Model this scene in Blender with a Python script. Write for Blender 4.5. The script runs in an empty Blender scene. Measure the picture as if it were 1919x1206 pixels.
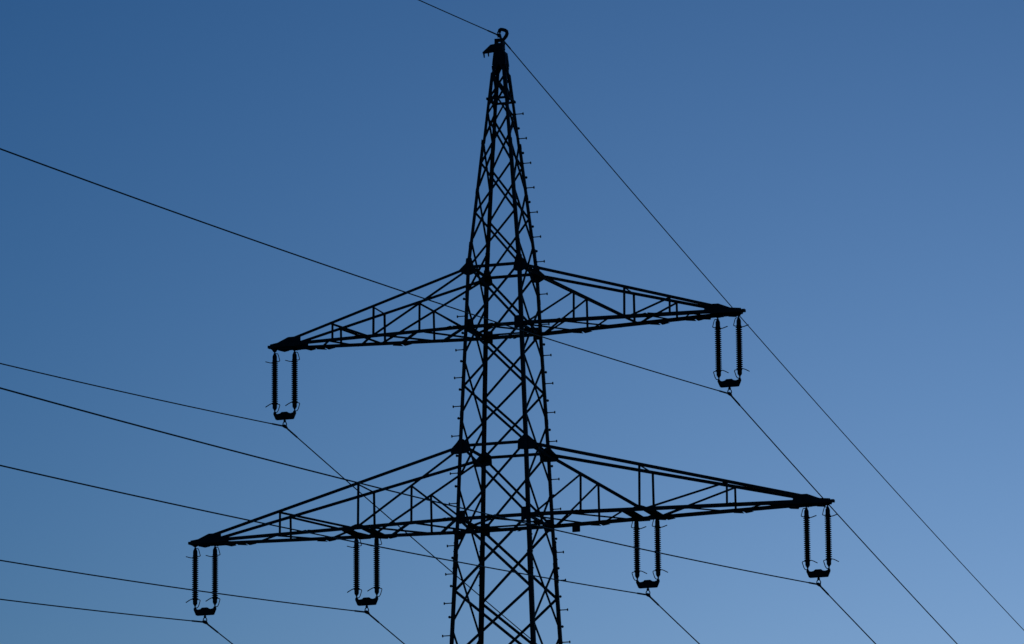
import bpy, math, random
from mathutils import Matrix, Vector

random.seed(7)
scene = bpy.context.scene
col = scene.collection
R = math.radians
H = 1.6                       # eye height of the photographer above the field

# ------------------------------------------------------------------ camera
PAN, TILT, ROLL, FPX = 0.0017, 0.2133, -0.0107, 9778.0
_y = Vector((math.sin(PAN), math.cos(PAN), 0)); _x = Vector((math.cos(PAN), -math.sin(PAN), 0))
_f = _y * math.cos(TILT) + Vector((0, 0, 1)) * math.sin(TILT)
_z = _x.cross(_f)
_r = _x * math.cos(ROLL) + _z * math.sin(ROLL)
_u = -_x * math.sin(ROLL) + _z * math.cos(ROLL)
cam = bpy.data.cameras.new('camera')
cam.lens = 36.0 * FPX / 1919.0
cam.clip_start = 0.5
cam.clip_end = 12000.0
cam_ob = bpy.data.objects.new('camera', cam)
mw = Matrix((_r, _u, -_f)).transposed().to_4x4()
mw.translation = Vector((0, -120.264, H))
cam_ob.matrix_world = mw
col.objects.link(cam_ob)
scene.camera = cam_ob

# ------------------------------------------------------------------ sky and low evening sun behind the pylon
SUN_EL, SUN_ROT = R(5.573), R(6.785)
world = bpy.data.worlds.new('World')
scene.world = world
world.use_nodes = True
wt = world.node_tree
bg = wt.nodes['Background']
sky = wt.nodes.new('ShaderNodeTexSky')
sky.sky_type = 'NISHITA'
sky.sun_disc = False
sky.sun_elevation = SUN_EL
sky.sun_rotation = SUN_ROT
sky.air_density = 1.156
sky.dust_density = 0.748
sky.ozone_density = 7.98
sep = wt.nodes.new('ShaderNodeSeparateColor')          # contrast and white balance of the whole sky
com = wt.nodes.new('ShaderNodeCombineColor')
wt.links.new(sky.outputs[0], sep.inputs[0])
for ch, (power, gain) in enumerate(((1.2385, 0.982), (1.2385, 1.036), (1.55, 0.603))):
    pw = wt.nodes.new('ShaderNodeMath'); pw.operation = 'POWER'
    pw.inputs[1].default_value = power
    mu = wt.nodes.new('ShaderNodeMath'); mu.operation = 'MULTIPLY'
    mu.inputs[1].default_value = gain
    wt.links.new(sep.outputs[ch], pw.inputs[0])
    wt.links.new(pw.outputs[0], mu.inputs[0])
    wt.links.new(mu.outputs[0], com.inputs[ch])
wt.links.new(com.outputs[0], bg.inputs[0])
bg.inputs[1].default_value = 0.05

sun = bpy.data.lights.new('sun', 'SUN')
sun.energy = 0.12
sun.angle = R(0.5)
sun.color = (1.0, 0.72, 0.48)
sun_ob = bpy.data.objects.new('sun', sun)
sd = Vector((math.sin(SUN_ROT) * math.cos(SUN_EL), math.cos(SUN_ROT) * math.cos(SUN_EL), math.sin(SUN_EL)))
sun_ob.rotation_euler = sd.to_track_quat('Z', 'Y').to_euler()
sun_ob.location = (60, 150, 80)
col.objects.link(sun_ob)

scene.view_settings.view_transform = 'Standard'
scene.view_settings.look = 'None'
scene.view_settings.exposure = 0.0
scene.view_settings.gamma = 1.0


# ------------------------------------------------------------------ materials
def material(name, base, rough, metal=0.0, var=0.35, scale=6.0, spec=0.3):
    m = bpy.data.materials.new(name)
    m.use_nodes = True
    nt = m.node_tree
    b = nt.nodes['Principled BSDF']
    tc = nt.nodes.new('ShaderNodeTexCoord')
    no = nt.nodes.new('ShaderNodeTexNoise')
    no.inputs['Scale'].default_value = scale
    no.inputs['Detail'].default_value = 6.0
    ra = nt.nodes.new('ShaderNodeValToRGB')
    ra.color_ramp.elements[0].position = 0.3
    ra.color_ramp.elements[1].position = 0.7
    ra.color_ramp.elements[0].color = tuple(c * (1 - var) for c in base) + (1,)
    ra.color_ramp.elements[1].color = tuple(min(1, c * (1 + var)) for c in base) + (1,)
    nt.links.new(tc.outputs['Object'], no.inputs['Vector'])
    nt.links.new(no.outputs['Fac'], ra.inputs['Fac'])
    nt.links.new(ra.outputs['Color'], b.inputs['Base Color'])
    mr = nt.nodes.new('ShaderNodeMapRange')
    mr.inputs['To Min'].default_value = max(0.05, rough - 0.12)
    mr.inputs['To Max'].default_value = min(1.0, rough + 0.12)
    nt.links.new(no.outputs['Fac'], mr.inputs['Value'])
    nt.links.new(mr.outputs['Result'], b.inputs['Roughness'])
    b.inputs['Metallic'].default_value = metal
    b.inputs['Specular IOR Level'].default_value = spec
    return m


PAINT = material('weathered dark pylon paint', (0.030, 0.033, 0.033), 0.6, 0.0, 0.5, 4.0, 0.3)
PORC = material('brown glazed porcelain', (0.018, 0.009, 0.006), 0.5, 0.0, 0.3, 9.0, 0.12)
IRON = material('galvanised fittings gone dark', (0.020, 0.020, 0.021), 0.55, 0.2, 0.4, 14.0, 0.22)
ALU = material('weathered aluminium conductor', (0.24, 0.22, 0.205), 0.6, 0.3, 0.3, 30.0, 0.4)
GRASS = material('evening meadow grass', (0.035, 0.05, 0.018), 0.9, 0.0, 0.5, 0.35, 0.1)
CONC = material('concrete footing', (0.30, 0.29, 0.27), 0.9, 0.0, 0.2, 3.0, 0.2)


# ------------------------------------------------------------------ mesh helpers
class MB:
    def __init__(self):
        self.v, self.f = [], []

    def add(self, vs, fs):
        o = len(self.v)
        self.v += [tuple(p) for p in vs]
        self.f += [tuple(i + o for i in f) for f in fs]
        return self

    def loft(self, rings, cap=True, closed_path=False):
        n = len(rings[0])
        vs = [p for r in rings for p in r]
        fs = []
        m = len(rings)
        for i in range(m if closed_path else m - 1):
            j = (i + 1) % m
            for k in range(n):
                l = (k + 1) % n
                fs.append((i * n + k, i * n + l, j * n + l, j * n + k))
        if cap and not closed_path:
            fs.append(tuple(range(n))[::-1])
            fs.append(tuple((m - 1) * n + k for k in range(n)))
        return self.add(vs, fs)

    def prism(self, poly, nrm, t):
        n = Vector(nrm).normalized() * (t / 2)
        return self.loft([[Vector(p) - n for p in poly], [Vector(p) + n for p in poly]])

    def box(self, c, s):
        x, y, z = c; a, b, d = s[0] / 2, s[1] / 2, s[2] / 2
        return self.prism([(x - a, y - b, z), (x + a, y - b, z), (x + a, y + b, z), (x - a, y + b, z)], (0, 0, 1), 2 * d)

    def angle_bar(self, A, B, n, b, t=0.007, off=0.0, flip=1):
        """rolled L section from A to B; one flange lies in the plane with normal n, the other points along n"""
        A, B, n = Vector(A), Vector(B), Vector(n).normalized()
        ax = (B - A).normalized()
        d1 = ax.cross(n).normalized() * flip
        n = (n - ax * n.dot(ax)).normalized()
        prof = [(0, 0), (b, 0), (b, t), (t, t), (t, b * 0.85), (0, b * 0.85)]
        rings = []
        for P in (A, B):
            rings.append([P + d1 * (p - b / 2) + n * (q + off) for p, q in prof])
        return self.loft(rings)

    def flat(self, A, B, n, b, t=0.008, off=0.0):
        A, B, n = Vector(A), Vector(B), Vector(n).normalized()
        ax = (B - A).normalized()
        d1 = ax.cross(n).normalized() * (b / 2)
        n = (n - ax * n.dot(ax)).normalized()
        return self.loft([[P - d1 + n * off, P + d1 + n * off, P + d1 + n * (off + t), P - d1 + n * (off + t)] for P in (A, B)])

    def tube(self, pts, r, seg=8, cap=True):
        pts = [Vector(p) for p in pts]
        rr = r if isinstance(r, (list, tuple)) else [r] * len(pts)
        rings = []
        t0 = (pts[1] - pts[0]).normalized()
        ref = Vector((0, 0, 1)) if abs(t0.z) < 0.9 else Vector((1, 0, 0))
        a = t0.cross(ref).normalized()
        for i, p in enumerate(pts):
            if i == 0: t = pts[1] - p
            elif i == len(pts) - 1: t = p - pts[i - 1]
            else: t = (pts[i + 1] - p).normalized() + (p - pts[i - 1]).normalized()
            t.normalize()
            a = (a - t * a.dot(t)).normalized()
            b = t.cross(a)
            rings.append([p + (a * math.cos(2 * math.pi * k / seg) + b * math.sin(2 * math.pi * k / seg)) * rr[i] for k in range(seg)])
        return self.loft(rings, cap)

    def lathe(self, prof, c=(0, 0, 0), seg=20):
        rings = [[(c[0] + r * math.cos(2 * math.pi * k / seg), c[1] + r * math.sin(2 * math.pi * k / seg), c[2] + z) for k in range(seg)] for r, z in prof]
        return self.loft(rings)

    def bolt(self, c, n, r=0.013, h=0.014):
        c, n = Vector(c), Vector(n).normalized()
        return self.tube([c, c + n * h], r, 6)

    def build(self, name, mat, parent=None, smooth=False):
        me = bpy.data.meshes.new(name)
        me.from_pydata(self.v, [], self.f)
        me.validate()
        me.materials.append(mat)
        if smooth:
            for p in me.polygons: p.use_smooth = True
        o = bpy.data.objects.new(name, me)
        col.objects.link(o)
        if parent: o.parent = parent
        return o


def tag(o, label=None, cat=None, group=None, kind=None):
    if label: o['label'] = label
    if cat: o['category'] = cat
    if group: o['group'] = group
    if kind: o['kind'] = kind
    return o


def empty(name, loc, rz=0.0):
    o = bpy.data.objects.new(name, None)
    o.location = loc
    o.rotation_euler = (0, 0, rz)
    o.empty_display_size = 0.3
    col.objects.link(o)
    return o


def copy_tree(o, parent=None):
    c = o.copy()
    col.objects.link(c)
    if parent: c.parent = parent
    for ch in list(o.children):
        copy_tree(ch, c)
    return c


# ------------------------------------------------------------------ ground
g = MB()
N = 40
xs = [-1] + [0] * N
grid = []
def gcoord(i):
    t = (i / N) * 2 - 1
    return math.copysign(abs(t) ** 3 * 6000, t)
vs = [(gcoord(i), gcoord(j), 0.0) for j in range(N + 1) for i in range(N + 1)]
fs = [(j * (N + 1) + i, j * (N + 1) + i + 1, (j + 1) * (N + 1) + i + 1, (j + 1) * (N + 1) + i) for j in range(N) for i in range(N)]
tag(g.add(vs, fs).build('ground', GRASS), 'dark evening meadow spreading under the pylon', None, None, 'structure')

# ------------------------------------------------------------------ lattice pylon (local frame: x along the cross-arms, y along the line)
TH = -0.3101                      # turn of the pylon about the vertical
KY = 1.0757                       # the shaft is a little deeper than wide
PK, UT, UB, LT, LB = (z + H for z in (31.446, 27.294, 25.843, 22.986, 21.248))
TOP = 32.62 + H


def W(z):
    pts = [(LB, 0.852), (LT, 0.793), (UB, 0.673), (UT, 0.620), (PK, 0.228)]
    if z < LB: return 0.852 + (LB - z) * 0.044
    if z > PK: return 0.228 - (z - PK) * 0.0944
    for (a, wa), (b, wb) in zip(pts, pts[1:]):
        if a <= z <= b:
            return wa + (wb - wa) * (z - a) / (b - a)


def P(sx, sy, z):
    w = W(z)
    return Vector((sx * w, sy * KY * w, z))


tower = empty('lattice_pylon', (0, 0, 0), TH)
tag(tower, 'tall dark steel lattice pylon with two tiers of cross-arms and a narrow pointed top', 'pylon')

# legs: angle sections, heavier towards the ground, upper lengths nested in the lower ones
BREAKS = [(0.0, 20.4 + H, 0.104), (20.3 + H, 27.9 + H, 0.090), (27.78 + H, 30.42 + H, 0.080), (30.32 + H, 31.5 + H, 0.070), (31.42 + H, 32.1 + H, 0.086), (32.02 + H, TOP, 0.070)]
LEGOFF = [0.052, 0.048, 0.040, 0.020, 0.020, -0.006]   # the heel stands outside the system line
LEGS = {}


def legoff(z):
    return next(o for (a, b, w), o in zip(BREAKS, LEGOFF) if z <= b)


for sx in (-1, 1):
    for sy in (-1, 1):
        mb = MB()
        for i, (za, zb, b) in enumerate(BREAKS):
            zs = sorted({za, zb} | {z for z in (PK, UT, UB, LT, LB) if za < z < zb})
            t = 0.009
            rings = []
            for z in zs:
                h = P(sx, sy, z) + Vector((sx * LEGOFF[i], sy * LEGOFF[i], 0))
                dx, dy = Vector((-sx, 0, 0)), Vector((0, -sy, 0))
                prof = [(0, 0), (b, 0), (b, t), (t, t), (t, b), (0, b)]
                rings.append([h + dx * p + dy * q for p, q in prof])
            mb.loft(rings)
        leg = mb.build('leg', PAINT, tower)
        LEGS[(sx, sy)] = leg
        MB().lathe([(0.55, -0.3), (0.55, 0.18), (0.47, 0.24)], (sx * W(0), sy * KY * W(0), 0), 24).build('footing', CONC, tower)
        # bolted splice where the leg changes section
        sp = MB()
        c0, c1 = P(sx, sy, 19.92 + H), P(sx, sy, 20.92 + H)
        o = Vector((sx * 0.061, sy * 0.061, 0))
        sp.loft([[c + o, c + o + Vector((-sx * 0.095, 0, 0)), c + o + Vector((-sx * 0.095, -sy * 0.008, 0)), c + o + Vector((-sx * 0.008, -sy * 0.008, 0)),
                  c + o + Vector((-sx * 0.008, -sy * 0.095, 0)), c + o + Vector((0, -sy * 0.095, 0))] for c in (c0, c1)])
        for k in range(10):
            c = c0.lerp(c1, (k + 0.5) / 10) + o
            sp.bolt(c + Vector((0, -sy * (0.035 if k % 2 else 0.07), 0)), (sx, 0, 0), 0.017, 0.017)
            sp.bolt(c + Vector((-sx * (0.035 if k % 2 else 0.07), 0, 0)), (0, sy, 0), 0.017, 0.017)
        sp.build('splice_plate', PAINT, leg)
        for zz, oo in ((30.37, 0.046), (29.15, 0.045), (27.84, 0.052), (26.62, 0.052), (23.75, 0.052)):
            c0, c1 = P(sx, sy, zz - 0.06 + H), P(sx, sy, zz + 0.06 + H)
            o = Vector((sx * oo, sy * (oo - 0.002), 0))
            MB().loft([[c + o, c + o + Vector((0, -sy * 0.06, 0)), c + o + Vector((-sx * 0.012, -sy * 0.06, 0)), c + o + Vector((-sx * 0.012, 0, 0))] for c in (c0, c1)]).build('splice_plate', PAINT, leg)

# climbing bolts on two opposite legs, alternately along x and along y
def step_bolt(leg, base, d):
    base, d = Vector(base), Vector(d)
    mb = MB()
    mb.tube([base - d * 0.02, base + d * 0.185], 0.0125, 8)
    mb.tube([base + d * 0.178, base + d * 0.196], 0.032, 10)
    mb.tube([base - d * 0.0, base + d * 0.016], 0.02, 6)
    return mb.build('step_bolt', PAINT, leg)

fr_x = [31.145 - 0.592 * i for i in range(7)] + [26.81, 26.08, 25.335, 24.66, 23.965, 23.275, 22.37, 21.66, 20.635, 19.975, 19.275, 18.515, 17.8, 17.1, 16.4]
fr_y = [30.86 - 0.592 * i for i in range(6)] + [27.2, 26.44, 25.65, 24.98, 24.3, 23.6, 22.73, 22.03, 21.0, 20.3, 19.63, 18.92, 18.2, 17.5]
nl_x = [26.1, 25.29, 24.62, 23.93, 23.22, 22.33, 21.61, 20.61, 19.94, 19.25, 18.485, 17.75, 17.05]
nl_y = [26.465, 25.645, 24.965, 24.285, 23.595, 22.7, 21.975, 20.93, 20.28, 19.615, 18.885, 18.2, 17.5]
for key, xs_, ys_ in (((1, 1), fr_x, fr_y), ((-1, -1), nl_x, nl_y)):
    sx, sy = key
    for z in xs_:
        step_bolt(LEGS[key], P(sx, sy, z + H) + Vector((sx * legoff(z + H), sy * (legoff(z + H) - 0.035), 0)), (sx, 0, 0))
    for z in ys_:
        step_bolt(LEGS[key], P(sx, sy, z + H) + Vector((sx * (legoff(z + H) - 0.034), sy * legoff(z + H), 0)), (0, sy, 0))

# faces: (corner a, corner b, inward normal)
FACES = [((-1, -1), (1, -1), (0, 1, 0)), ((-1, 1), (1, 1), (0, -1, 0)), ((-1, -1), (-1, 1), (1, 0, 0)), ((1, -1), (1, 1), (-1, 0, 0))]
MAIN = [TOP - 0.02, 32.05 + H, PK, 29.85 + H, 28.625 + H, UT, UB, 24.42 + H, LT, LB, 19.54 + H, 17.92 + H]
K31 = 31.03 + H


def brace(A, B, n, b, off, name='diagonal_brace'):
    d = (B - A).normalized() * 0.02
    return MB().angle_bar(A + d, B - d, n, b, 0.006, off - 0.036).build(name, PAINT, tower)


def gap(z, c):
    """how far apart two side diagonals meet the leg, above and below their common level"""
    if z > UT: return 0.04
    if c[0] != c[1]: return -0.03            # the two legs without climbing bolts
    return 0.16 if (UB < z < UT or LB < z < LT) else 0.12


for fi, (ca, cb, n) in enumerate(FACES):
    main = fi < 2
    if main:
        for z1, z0 in zip(MAIN, MAIN[1:]):
            b = 0.054 if z0 > UT - 0.01 else (0.060 if z0 > LB - 0.01 else 0.068)
            if abs(z1 - PK) < 1e-6:       # small inverted V under the peak ring, then a full panel
                mid = (P(*ca, PK) + P(*cb, PK)) / 2
                brace(mid, P(*ca, K31), n, 0.044, 0.010)
                brace(mid, P(*cb, K31), n, 0.044, 0.024)
                brace(P(*ca, K31), P(*cb, z0), n, b, 0.010)
                brace(P(*cb, K31), P(*ca, z0), n, b, 0.030)
                continue
            brace(P(*ca, z1), P(*cb, z0), n, b, 0.010)
            brace(P(*cb, z1), P(*ca, z0), n, b, 0.030)
    else:
        mids = [32.33 + H, 31.75 + H, 31.24 + H, 30.42 + H, 29.23 + H, 27.95 + H] + [(a + c) / 2 for a, c in zip(MAIN[5:], MAIN[6:])] + [17.0 + H]
        for z1, z0 in zip(mids, mids[1:]):
            b = 0.044 if z0 > UT else 0.042
            brace(P(*ca, z1 - gap(z1, ca)), P(*cb, z0 + gap(z0, cb)), n, b, 0.010)
            brace(P(*cb, z1 - gap(z1, cb)), P(*ca, z0 + gap(z0, ca)), n, b, 0.026)
    for z, b in ((PK, 0.05), (UT, 0.065), (UB, 0.076), (LT, 0.065), (LB, 0.076)):
        A, B = P(*ca, z), P(*cb, z)
        if z == PK:
            d = (B - A).normalized() * 0.045
            A, B = A - d, B + d
        if not main and z != PK: b = 0.06
        MB().angle_bar(A, B, n, b, 0.008, (-0.052 if z == PK else (0.0 if main else 0.012))).build('horizontal_strut', PAINT, tower)

# plan bracing inside the rings that carry the arms: a diamond through the middles of the four sides
for z in (UB, LB):
    nr, fr, lf, rt = Vector((0, -W(z) * KY, z)), Vector((0, W(z) * KY, z)), Vector((-W(z), 0, z)), Vector((W(z), 0, z))
    for k, (A, B) in enumerate(((nr, lf), (fr, rt), (fr, lf), (nr, rt))):
        d = (B - A).normalized() * 0.05
        MB().angle_bar(A + d, B - d, (0, 0, 1), 0.05, 0.007, -0.055 - 0.010 * (k % 2)).build('plan_brace', PAINT, tower)
    for f, o, dz in ((-1, 0.10, 0.022), (1, -0.16, 0.0)):
        for e in (-1, 1):
            c = Vector((0.02, f * W(z) * KY, z + dz))
            MB().prism([c + Vector((e * 0.024, f * o, 0)), c + Vector((e * 0.07, f * o, 0)), c + Vector((e * 0.26, f * 0.01, 0)), c + Vector((e * 0.024, -f * 0.02, 0))], (0, 0, 1), 0.012).build('gusset_plate', PAINT, tower)
for z in (UB, LB):
    for sx in (-1, 1):            # stiff block of plates at the middle of each side strut
        c = P(sx, 0, z) - Vector((sx * 0.03, 0, 0.045))
        MB().prism([c + Vector((0, -0.34, 0)), c + Vector((-sx * 0.13, -0.16, 0)), c + Vector((-sx * 0.13, 0.16, 0)), c + Vector((0, 0.34, 0))], (0, 0, 1), 0.012).build('gusset_plate', PAINT, tower)
        MB().prism([c + Vector((-sx * 0.012, -0.12, -0.07)), c + Vector((-sx * 0.012, 0.12, -0.07)), c + Vector((-sx * 0.012, 0.16, 0.08)), c + Vector((-sx * 0.012, -0.16, 0.08))], (1, 0, 0), 0.012).build('gusset_plate', PAINT, tower)
    A, B = P(-1, 0, z), P(1, 0, z)
    MB().angle_bar(A, B, (0, 0, 1), 0.05, 0.007, -0.10).build('plan_brace', PAINT, tower)

# gusset plates on the legs
UTP = [(-.07, .20), (.0, .23), (.07, .20), (.13, -.02), (.15, -.17), (-.03, -.22), (-.17, -.15), (-.25, -.07), (-.08, .09)]
LTP = [(-.05, .15), (.06, .15), (.19, .04), (.20, -.18), (.0, -.20), (-.24, -.20), (-.27, -.09), (-.12, .06)]
SQP = [(.0, .18), (.17, .18), (.17, -.12), (.0, -.12)]
for sx in (-1, 1):
    for sy in (-1, 1):
        for z, poly in ((UT, UTP), (LT, LTP), (UB, SQP), (LB, SQP)):
            c = P(sx, sy, z)
            mb = MB()
            mb.prism([c + Vector((-sx * u, sy * 0.012, v)) for u, v in poly], (0, 1, 0), 0.010)
            cu = sum(u for u, v in poly) / len(poly); cv = sum(v for u, v in poly) / len(poly)
            for u, v in poly:
                mb.bolt(c + Vector((-sx * (cu + (u - cu) * 0.72), sy * 0.016, cv + (v - cv) * 0.72)), (0, sy, 0), 0.012, 0.014)
            mb.build('gusset_plate', PAINT, tower)
            # side plate where the side strut meets the leg
            s = 0.12 if z in (UT, LT) else 0.18
            mb = MB()
            mb.prism([c + Vector((-sx * 0.016, -sy * u, v)) for u, v in ((0, s * 0.7), (s * 0.8, s * 0.35), (s * 1.3, 0.03), (s * 1.3, -0.05), (s * 0.7, -s * 0.6), (0, -s * 0.7))], (1, 0, 0), 0.010)
            mb.build('gusset_plate', PAINT, tower)

# solid head of the peak
hd = MB()
for fi, (ca, cb, n) in enumerate(FACES):
    n = Vector(n)
    zt, zb_ = TOP, (32.28 if fi < 2 else 32.3) + H
    a1, b1, b0, a0 = P(*ca, zt), P(*cb, zt), P(*cb, zb_), P(*ca, zb_)
    m = (a0 + b0) / 2 + (a1 + b1) / 2
    o = -n * 0.016
    hd.prism([a1 + o, b1 + o, b0 + o, b0.lerp(a0, 0.26) + o, (a0 + b0) / 2 + o + Vector((0, 0, 0.16)), a0.lerp(b0, 0.26) + o, a0 + o], n, 0.010)
hd.build('head_plate', PAINT, tower)
cap = MB()
cap.box((-0.02, 0, 32.72 + H), (0.205, 0.20, 0.24))
cap.box((-0.10, 0, 32.878 + H), (0.045, 0.18, 0.077))
cap.box((0.055, 0, 32.878 + H), (0.055, 0.18, 0.077))
cap.box((-0.02, 0, 32.933 + H), (0.195, 0.21, 0.034))
for k in range(4):
    cap.bolt((0.081, -0.05 + 0.1 * (k % 2), 32.65 + H + 0.06 * k), (1, 0, 0), 0.018, 0.018)
for x in (-0.09, 0.02):
    cap.bolt((x, 0.03, 32.945 + H), (0, 0, 1), 0.014, 0.03)
cap.build('cap_block', PAINT, tower)
br = MB()
for sy in (-1, 1):
    br.prism([(-0.115, sy * 0.05, 32.84 + H), (-0.235, sy * 0.05, 32.83 + H), (-0.44, sy * 0.03, 32.67 + H), (-0.445, sy * 0.03, 32.64 + H), (-0.30, sy * 0.04, 32.65 + H), (-0.12, sy * 0.05, 32.67 + H)], (0, 1, 0), 0.012)
br.box((-0.22, 0, 32.825 + H), (0.06, 0.10, 0.012))
br.box((-0.20, 0, 32.664 + H), (0.14, 0.088, 0.01))
br.tube([(-0.42, -0.045, 32.652 + H), (-0.42, 0.045, 32.652 + H)], 0.014)
br.tube([(-0.31, -0.055, 32.672 + H), (-0.31, 0.055, 32.672 + H)], 0.014)
for x, z in ((-0.42, 32.652), (-0.31, 32.672)):
    br.tube([(x, 0, z + H), (x + 0.012, 0, z + H - 0.115)], [0.022, 0.015])
br.build('side_bracket', PAINT, tower)
hk = MB()
hp = [(0.060, 32.93), (0.100, 32.965), (0.145, 33.02), (0.168, 33.08), (0.158, 33.135), (0.118, 33.166), (0.06, 33.188), (0.015, 33.196), (-0.014, 33.182), (-0.022, 33.15), (-0.026, 33.12)]
hk.tube([(x, 0, z + H) for x, z in hp], [0.036, 0.042, 0.044, 0.044, 0.043, 0.043, 0.043, 0.044, 0.044, 0.043, 0.036], 12)
hk.build('hook_bracket', PAINT, tower, True)

# below the picture: the shaft continues to the ground
lo = MB()
zlev = [17.92 + H, 16.0 + H, 13.7 + H, 11.0 + H, 8.0, 4.6, 0.8]
for ca, cb, n in FACES:
    for z1, z0 in zip(zlev, zlev[1:]):
        lo.angle_bar(P(*ca, z1), P(*cb, z0), n, 0.075, 0.007, 0.010)
        lo.angle_bar(P(*cb, z1), P(*ca, z0), n, 0.075, 0.007, 0.032)
lo.build('lower_bracing', PAINT, tower)


# ------------------------------------------------------------------ cross-arms
def arm(s, zb, zt, L, ytip, vs, xins):
    """s side, zb/zt lower and upper ring, L reach, vs = x of the three frames (inner, middle, outer), xins = where strings hang"""
    wb, wt_ = W(zb), W(zt)
    XE = L - 0.70                         # chords run into the tip plates here
    zbt = zb + (0.03 if zb > LB else 0.0)
    rise = 0.13

    def yb(x): return wb * KY + (ytip - wb * KY) * (x - wb) / (L - wb)
    def zbm(x): return zb + (zbt - zb) * (x - wb) / (L - wb)
    def bot(x, f): return Vector((s * x, f * yb(x), zbm(x)))
    def top(x, f):
        t = (x - wt_) / (XE - wt_)
        return Vector((s * x, f * (wt_ * KY + (yb(XE) - wt_ * KY) * t), (zt - 0.02) + (zbm(XE) + rise - zt + 0.02) * t))

    v3, v2, v1 = vs
    ch = MB()
    for f in (-1, 1):
        n = (0, -f, 0)
        ch.angle_bar(bot(wb - 0.02, f), bot(L - 0.25, f), n, 0.084, 0.009, -0.010, 1)
        ch.angle_bar(top(wt_, f), top(XE + 0.15, f), n, 0.066 if zb > LB else 0.074, 0.008, -0.010, 1)
    root = ch.build('cross_arm', PAINT, tower)

    def bar(A, B, n, b, off, name):
        return MB().angle_bar(A, B, n, b, 0.006, off).build(name, PAINT, root)

    for f in (-1, 1):
        n = (0, -f, 0)
        def dg(x):                                   # main diagonal from the upper leg node to the middle frame's foot
            a, c = top(wt_, f), bot(v2 + 0.08, f)
            return a.lerp(c, (x - wt_) / (v2 + 0.08 - wt_)) + Vector((0, 0, -0.026 if f < 0 else 0.006))
        bar(dg(wt_ + 0.02), dg(v2 + 0.06), n, 0.056, 0.010, 'diagonal_brace')
        bar(bot(v1, f), top(v1, f), n, 0.044, 0.016, 'vertical_strut')
        bar(bot(v2, f), top(v2, f), n, 0.048, 0.018, 'vertical_strut')
        bar(bot(v3, f), dg(v3), n, 0.045, 0.018, 'vertical_strut')
        bar(dg(v3), bot(wb + 0.10, f), n, 0.048, 0.024, 'diagonal_brace')
        bar(top(v1 + 0.04, f), bot(v2 + 0.10, f), n, 0.050, 0.024, 'diagonal_brace')
    # struts joining the two trusses
    bar(top(v2, -1), top(v2, 1), (0, 0, -1), 0.045, 0.012, 'tie_strut')
    # lower plan bracing; the left arm is the right arm turned half round, not mirrored
    g = s
    d = (v2 - v3)
    bays = [(wb + 0.06, v3 - 0.2, 1, 0.058), (wb + 0.02, v3 - 0.15, -1, 0.045), (v3 + 0.06, v2 - 0.38, 1, 0.055), (v3 - 0.2, v2 - 0.34, -1, 0.045),
            (v2 + 0.06, (v2 + v1) / 2 + 0.06, 1, 0.045), ((v2 + v1) / 2 + 0.12, v1 + 0.03, -1, 0.04), (v1 + 0.09, (v1 + XE) / 2 - 0.03, 1, 0.04), ((v1 + XE) / 2 + 0.04, XE - 0.12, -1, 0.036)]
    for k, (a, c, e, b) in enumerate(bays):
        bar(bot(a, g * e), bot(c, -g * e), (0, 0, 1), b, -0.036 - 0.010 * (k % 2), 'plan_brace')
    # plan gussets whose corners stand out past the chords
    up = zb > LB
    far_x = ((1.76, 3.72, 4.62) if s > 0 else (2.70, 4.56)) if up else ((2.08, 3.72, 5.66) if s > 0 else (3.16, 4.63, 6.57))
    near_x = ((1.66, 3.68) if s > 0 else (1.0, 3.4)) if up else ((2.07, 5.64) if s > 0 else (1.1, 4.70))
    for f, xs_ in ((1, far_x), (-1, near_x)):
        for x in xs_:
            for e in (-1, 1):
                c = bot(x, f) + Vector((0, 0, -0.048 if f > 0 else 0.018))
                o = 0.15 if f > 0 else 0.17
                MB().prism([c + Vector((s * e * 0.022, f * o, 0)), c + Vector((s * e * 0.05, f * o * 0.95, 0)), c + Vector((s * e * 0.24, f * 0.02, 0)),
                            c + Vector((s * e * 0.17, -f * 0.09, 0)), c + Vector((s * e * 0.022, -f * 0.12, 0))], (0, 0, 1), 0.010).build('gusset_plate', PAINT, root)
    if not up:
        for f in (-1, 1):                              # plates in the truss planes at the foot of the middle frame
            c = bot(v2, f) + Vector((0, -f * 0.012, 0.0))
            MB().prism([c + Vector((-0.16, 0, -0.045)), c + Vector((0.16, 0, -0.045)), c + Vector((0.15, 0, 0.05)), c + Vector((0.05, 0, 0.085)), c + Vector((-0.05, 0, 0.085)), c + Vector((-0.15, 0, 0.05))],
                       (0, 1, 0), 0.009).build('gusset_plate', PAINT, root)
    # boxed tip
    mb = MB()
    for f in (-1, 1):
        def yp(x): return (yb(x) if x < L - 0.3 else yb(L - 0.3) + (0.055 - yb(L - 0.3)) * (x - L + 0.3) / 0.3) + 0.010
        split = L - 0.29
        A_ = [(XE - 0.20, -0.055), (XE - 0.20, 0.155), (XE - 0.12, 0.165), (L - 0.57, 0.168), (split, 0.058), (split, -0.058)]
        B_ = [(split, 0.058), (L - 0.06, 0.052), (L - 0.06, -0.036), (split, -0.058)]
        for pl in (A_, B_):
            mb.prism([Vector((s * x, f * yp(x), zbt + z)) for x, z in pl], (0, 1, 0), 0.012)
    mb.box((s * (L - 0.06), 0, zbt + 0.004), (0.15, 0.12, 0.062))
    mb.box((s * (L - 0.32), 0, zbt - 0.012), (0.44, 0.12, 0.012))
    mb.box((s * (L - 0.55), 0, zbt - 0.03), (0.03, 2 * yp(L - 0.55), 0.012))
    mb.build('tip_plate', PAINT, root)
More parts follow.
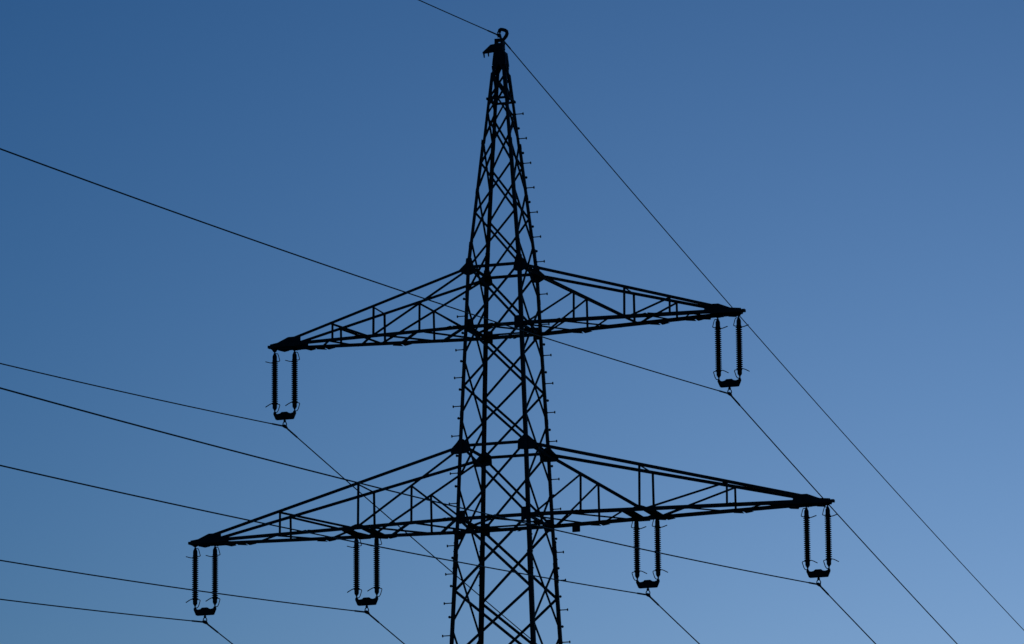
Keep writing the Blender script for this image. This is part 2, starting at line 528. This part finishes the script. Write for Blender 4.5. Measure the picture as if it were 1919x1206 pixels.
    for x, f in ((L - 0.33, 1), (XE - 0.28, 1)):      # spikes of the last plan gussets under the tip
        yy = yb(x)
        MB().prism([(s * (x - 0.13), f * (yy - 0.1), zbt - 0.064), (s * (x + 0.13), f * (yy - 0.1), zbt - 0.064), (s * (x + 0.05), f * (yy + 0.12), zbt - 0.064), (s * (x - 0.11), f * (yy + 0.02), zbt - 0.064)], (0, 0, 1), 0.010).build('gusset_plate', PAINT, root)
    # hanger plates and lugs for the strings
    for xi in xins:
        for e in (-1, 1):
            x = xi + e * 0.252
            yy = yb(x) if xi < L - 1 else (yb(x) if e < 0 else 0.07)
            wdt = 0.14 if xi < L - 1 else 0.08
            mb = MB()
            z = zbm(x) - 0.052
            mb.prism([(s * (x - wdt), -yy - 0.02, z), (s * (x + wdt), -yy - 0.02, z), (s * (x + wdt), yy + 0.02, z), (s * (x - wdt), yy + 0.02, z)], (0, 0, 1), 0.014)
            for q in (-1, 1):
                mb.bolt((s * x, q * yy * 0.8, z - 0.006), (0, 0, -1), 0.018, 0.02)
            mb.prism([(s * (x - 0.075), 0, z - 0.004), (s * (x + 0.075), 0, z - 0.004), (s * (x + 0.03), 0, zb - 0.092), (s * (x - 0.03), 0, zb - 0.092)], (0, 1, 0), 0.03)
            mb.build('hanger_plate', PAINT, root)
    return root, bot


for s in (-1, 1):
    arm(s, UB, UT, 5.89, 0.16, (1.905, 3.10, 4.17), (5.492,))
    root, bot = arm(s, LB, LT, 7.912, 0.15, (2.07, 3.445, 5.48), (3.444, 7.514))
    c = bot(1.46 if s > 0 else 1.42, 1) + Vector((0, 0.03, 0))
    mb = MB()
    q = 0.098
    mb.prism([c + Vector((u, 0, v)) for u, v in ((-q + .01, -0.17), (q - .01, -0.17), (q, -0.16), (q, 0.02), (-q, 0.02), (-q, -0.16))], (0, 1, 0), 0.006)
    mb.bolt(c + Vector((-0.05, 0.003, -0.01)), (0, 1, 0), 0.01, 0.012)
    mb.bolt(c + Vector((0.05, 0.003, -0.01)), (0, 1, 0), 0.01, 0.012)
    mb.build('marker_plate', PAINT, root)


# ------------------------------------------------------------------ double insulator strings
def to_world(x, y, z):
    c, s = math.cos(TH), math.sin(TH)
    return Vector((c * x - s * y, s * x + c * y, z))


def make_string():
    """outer side of the arm is -x; origin at the level where the rods hang from the arm"""
    root = empty('insulator_string', (0, 0, 0))
    for e in (-1, 1):
        x = e * 0.252
        prof = [(0.040, -0.262), (0.048, -0.268)]
        z = -0.292
        n = 21
        pitch = 0.0487
        for k in range(n):
            prof += [(0.047, z + 0.018), (0.047, z + 0.008), (0.079, z - 0.010), (0.0805, z - 0.015), (0.077, z - 0.018), (0.050, z - 0.020)]
            z -= pitch
        zend = z + 0.02
        prof += [(0.046, zend), (0.040, zend - 0.006)]
        rod = MB().lathe(prof, (x, 0, 0), 20).build('insulator_rod', PORC, root)
        top_ = [(0.001, 0.045), (0.024, 0.045), (0.026, 0.0), (0.020, -0.018), (0.018, -0.06), (0.030, -0.075), (0.034, -0.095), (0.048, -0.120), (0.054, -0.150), (0.054, -0.235), (0.060, -0.245), (0.060, -0.262), (0.040, -0.268), (0.001, -0.268)]
        MB().lathe(top_, (x, 0, 0), 16).build('end_cap', IRON, rod)
        bz = zend - 0.002
        bot_ = [(0.001, 0.004), (0.040, 0.004), (0.060, -0.002), (0.060, -0.018), (0.054, -0.028), (0.054, -0.095), (0.046, -0.122), (0.032, -0.136), (0.028, -0.15), (0.017, -0.165), (0.017, -0.205), (0.026, -0.215), (0.028, -0.26), (0.001, -0.26)]
        MB().lathe(bot_, (x, 0, bz), 16).build('end_cap', IRON, rod)
        r = 0.0115
        up = MB()
        up.tube([(x + 0.01, 0.0, -0.068), (x + 0.07, 0.02, -0.078), (x + 0.088, 0.025, -0.13), (x + 0.118, 0.03, -0.245), (x + 0.108, 0.03, -0.258), (x + 0.045, 0.0, -0.272), (x - 0.05, 0.0, -0.278),
                 (x - 0.082, 0.0, -0.292), (x - 0.12, 0.0, -0.288), (x - 0.235, 0.0, -0.252)], r, 6)
        up.build('arcing_horn', IRON, rod)
        dn = MB()
        zz = bz - 0.205
        dn.tube([(x + 0.01, 0.0, zz), (x + 0.055, 0.02, zz + 0.005), (x + 0.082, 0.025, zz + 0.05), (x + 0.118, 0.03, zz + 0.172), (x + 0.108, 0.03, zz + 0.19), (x + 0.045, 0.0, zz + 0.205), (x - 0.05, 0.0, zz + 0.212),
                 (x - 0.095, 0.0, zz + 0.214), (x - 0.15, 0.0, zz + 0.19), (x - 0.235, 0.0, zz + 0.142)], r, 6)
        dn.build('arcing_horn', IRON, rod)
    yk = MB()
    poly = [(-.272, -1.505), (-.232, -1.500), (-.222, -1.535), (-.165, -1.552), (-.105, -1.540), (-.068, -1.510), (.068, -1.510), (.105, -1.540), (.165, -1.552), (.222, -1.535), (.232, -1.500), (.272, -1.505),
            (.278, -1.555), (.222, -1.685), (.200, -1.692), (-.200, -1.692), (-.222, -1.685), (-.278, -1.555)]
    for y in (-0.03, 0.03):
        yk.prism([(a, y, b) for a, b in poly], (0, 1, 0), 0.014)
    for a, b in ((-.252, -1.525), (.252, -1.525), (0, -1.66), (-.19, -1.65), (.19, -1.65)):
        yk.tube([(a, -0.06, b), (a, 0.06, b)], 0.016, 8)
    yk.build('yoke_plate', IRON, root)
    cl = MB()
    cl.tube([(0, 0, -1.655), (0, 0, -1.712), (0, 0, -1.76)], [0.02, 0.026, 0.020], 8)
    cl.tube([(0.0, 0, -1.715), (0.0, 0, -1.745)], 0.034, 8)
    ring = []
    for k in range(16):
        a = 2 * math.pi * k / 16
        ring.append((0.046 * math.sin(a), 0, -1.812 + 0.062 * math.cos(a)))
    cl.tube(ring + [ring[0]], 0.0125, 6)
    cl.tube([(0, -0.18, -1.872), (0, -0.12, -1.866), (0, -0.03, -1.856), (0, 0.03, -1.856), (0, 0.12, -1.866), (0, 0.18, -1.872)], [0.018, 0.030, 0.042, 0.042, 0.030, 0.018], 10)
    cl.build('suspension_clamp', IRON, root)
    return root


proto = make_string()
STR = [(-5.492, UB, 'double rod insulator hanging from the left tip of the upper cross-arm'),
       (5.492, UB, 'double rod insulator hanging from the right tip of the upper cross-arm'),
       (-7.514, LB, 'double rod insulator hanging from the far left tip of the lower cross-arm'),
       (-3.444, LB, 'double rod insulator under the middle of the left lower cross-arm'),
       (3.444, LB, 'double rod insulator under the middle of the right lower cross-arm'),
       (7.514, LB, 'double rod insulator hanging from the far right tip of the lower cross-arm')]
for i, (x, zb, label) in enumerate(STR):
    o = proto if i == 0 else copy_tree(proto)
    o.location = to_world(x, 0, zb - 0.058)
    o.rotation_euler = (0, 0, TH + (math.pi if x > 0 else 0))
    tag(o, label, 'insulator', 'double insulator strings hung from the cross-arms')


# ------------------------------------------------------------------ wires, running through from the span overhead to the span beyond
def wire(name, x, z, an, bn, af, bf, r, label, cat, group, rod_name):
    AZ = 0.0325
    def pt(t):
        m = math.sqrt(t * t + 0.02) - 0.1414       # eased over the clamp
        if t < 0:
            q = m
            return Vector((-math.sin(AZ) * q, -math.cos(AZ) * q, -an * q + bn * q * q))
        t = m
        return Vector((math.sin(AZ) * t, math.cos(AZ) * t, -af * t + bf * t * t))
    ts = [-230 + 2.0 * k for k in range(int(228 / 2.0) + 1)] + [-1.5, -1.0, -0.6, -0.35, -0.2, -0.1, 0.1, 0.2, 0.35, 0.6, 1.0, 1.5] + [2 + 2.5 * k for k in range(132)]
    o = MB().tube([pt(t) for t in ts], r, 8).build(name, ALU, None, True)
    o.location = to_world(x, 0, z)
    o.rotation_euler = (0, 0, TH)
    tag(o, label, cat, group)
    tr = [-0.95, -0.9, -0.6, -0.3, -0.12, 0.12, 0.3, 0.6, 0.9, 0.95]
    rr = [r * 1.05] + [r * 1.5] * 8 + [r * 1.05]
    MB().tube([pt(t) for t in tr], rr, 8).build(rod_name, ALU, o, True)
    return o


GC = 'line conductors held by the insulator strings'
CZU, CZL = UB - 0.09 - 1.826, LB - 0.09 - 1.826
BF = 0.00047
for x, z, an, bn, af, label in ((-5.492, CZU, .1040, .00050, .1590, 'thin conductor clamped under the left tip of the upper cross-arm'),
                            (5.492, CZU, .1000, .00037, .1600, 'thin conductor clamped under the right tip of the upper cross-arm'),
                            (-7.514, CZL, .1060, .00050, .1690, 'thin conductor clamped under the far left tip of the lower cross-arm'),
                            (-3.444, CZL, .1050, .00052, .1655, 'thin conductor clamped below the middle of the left lower cross-arm'),
                            (3.444, CZL, .0995, .00037, .1565, 'thin conductor clamped below the middle of the right lower cross-arm'),
                            (7.514, CZL, .0995, .00037, .1530, 'thin conductor clamped under the far right tip of the lower cross-arm')):
    wire('conductor', x, z, an, bn, af, BF, 0.0138, label, 'power line', GC, 'armour_rod')
EZ = 33.05 + H
wire('earth_wire', -0.03, EZ, .1025, .00034, .1630, .00038, 0.0125, 'single earth wire passing over the pointed top of the pylon', 'power line', None, 'armour_rod')

ec = empty('earth_wire_clamp', to_world(-0.03, 0, EZ), TH)
tag(ec, 'small suspension clamp hanging in the hook at the pylon top and gripping the earth wire', 'clamp')
mb = MB()
ring = [(0.034 * math.sin(2 * math.pi * k / 14) - 0.008, 0, 0.068 + 0.036 * math.cos(2 * math.pi * k / 14)) for k in range(14)]
mb.tube(ring + [ring[0]], 0.012, 6)
mb.build('shackle', IRON, ec)
mb = MB()
mb.tube([(0, -0.17, -0.022), (0, -0.10, -0.012), (0, -0.03, 0.004), (0, 0.03, 0.004), (0, 0.10, -0.012), (0, 0.17, -0.022)], [0.018, 0.032, 0.044, 0.044, 0.032, 0.018], 10)
mb.box((0.0, 0, 0.012), (0.085, 0.07, 0.03))
mb.bolt((0.03, 0, -0.06), (0, 0, 1), 0.012, 0.1)
mb.bolt((-0.03, 0, -0.05), (0, 0, 1), 0.012, 0.09)
mb.build('clamp_body', IRON, ec)
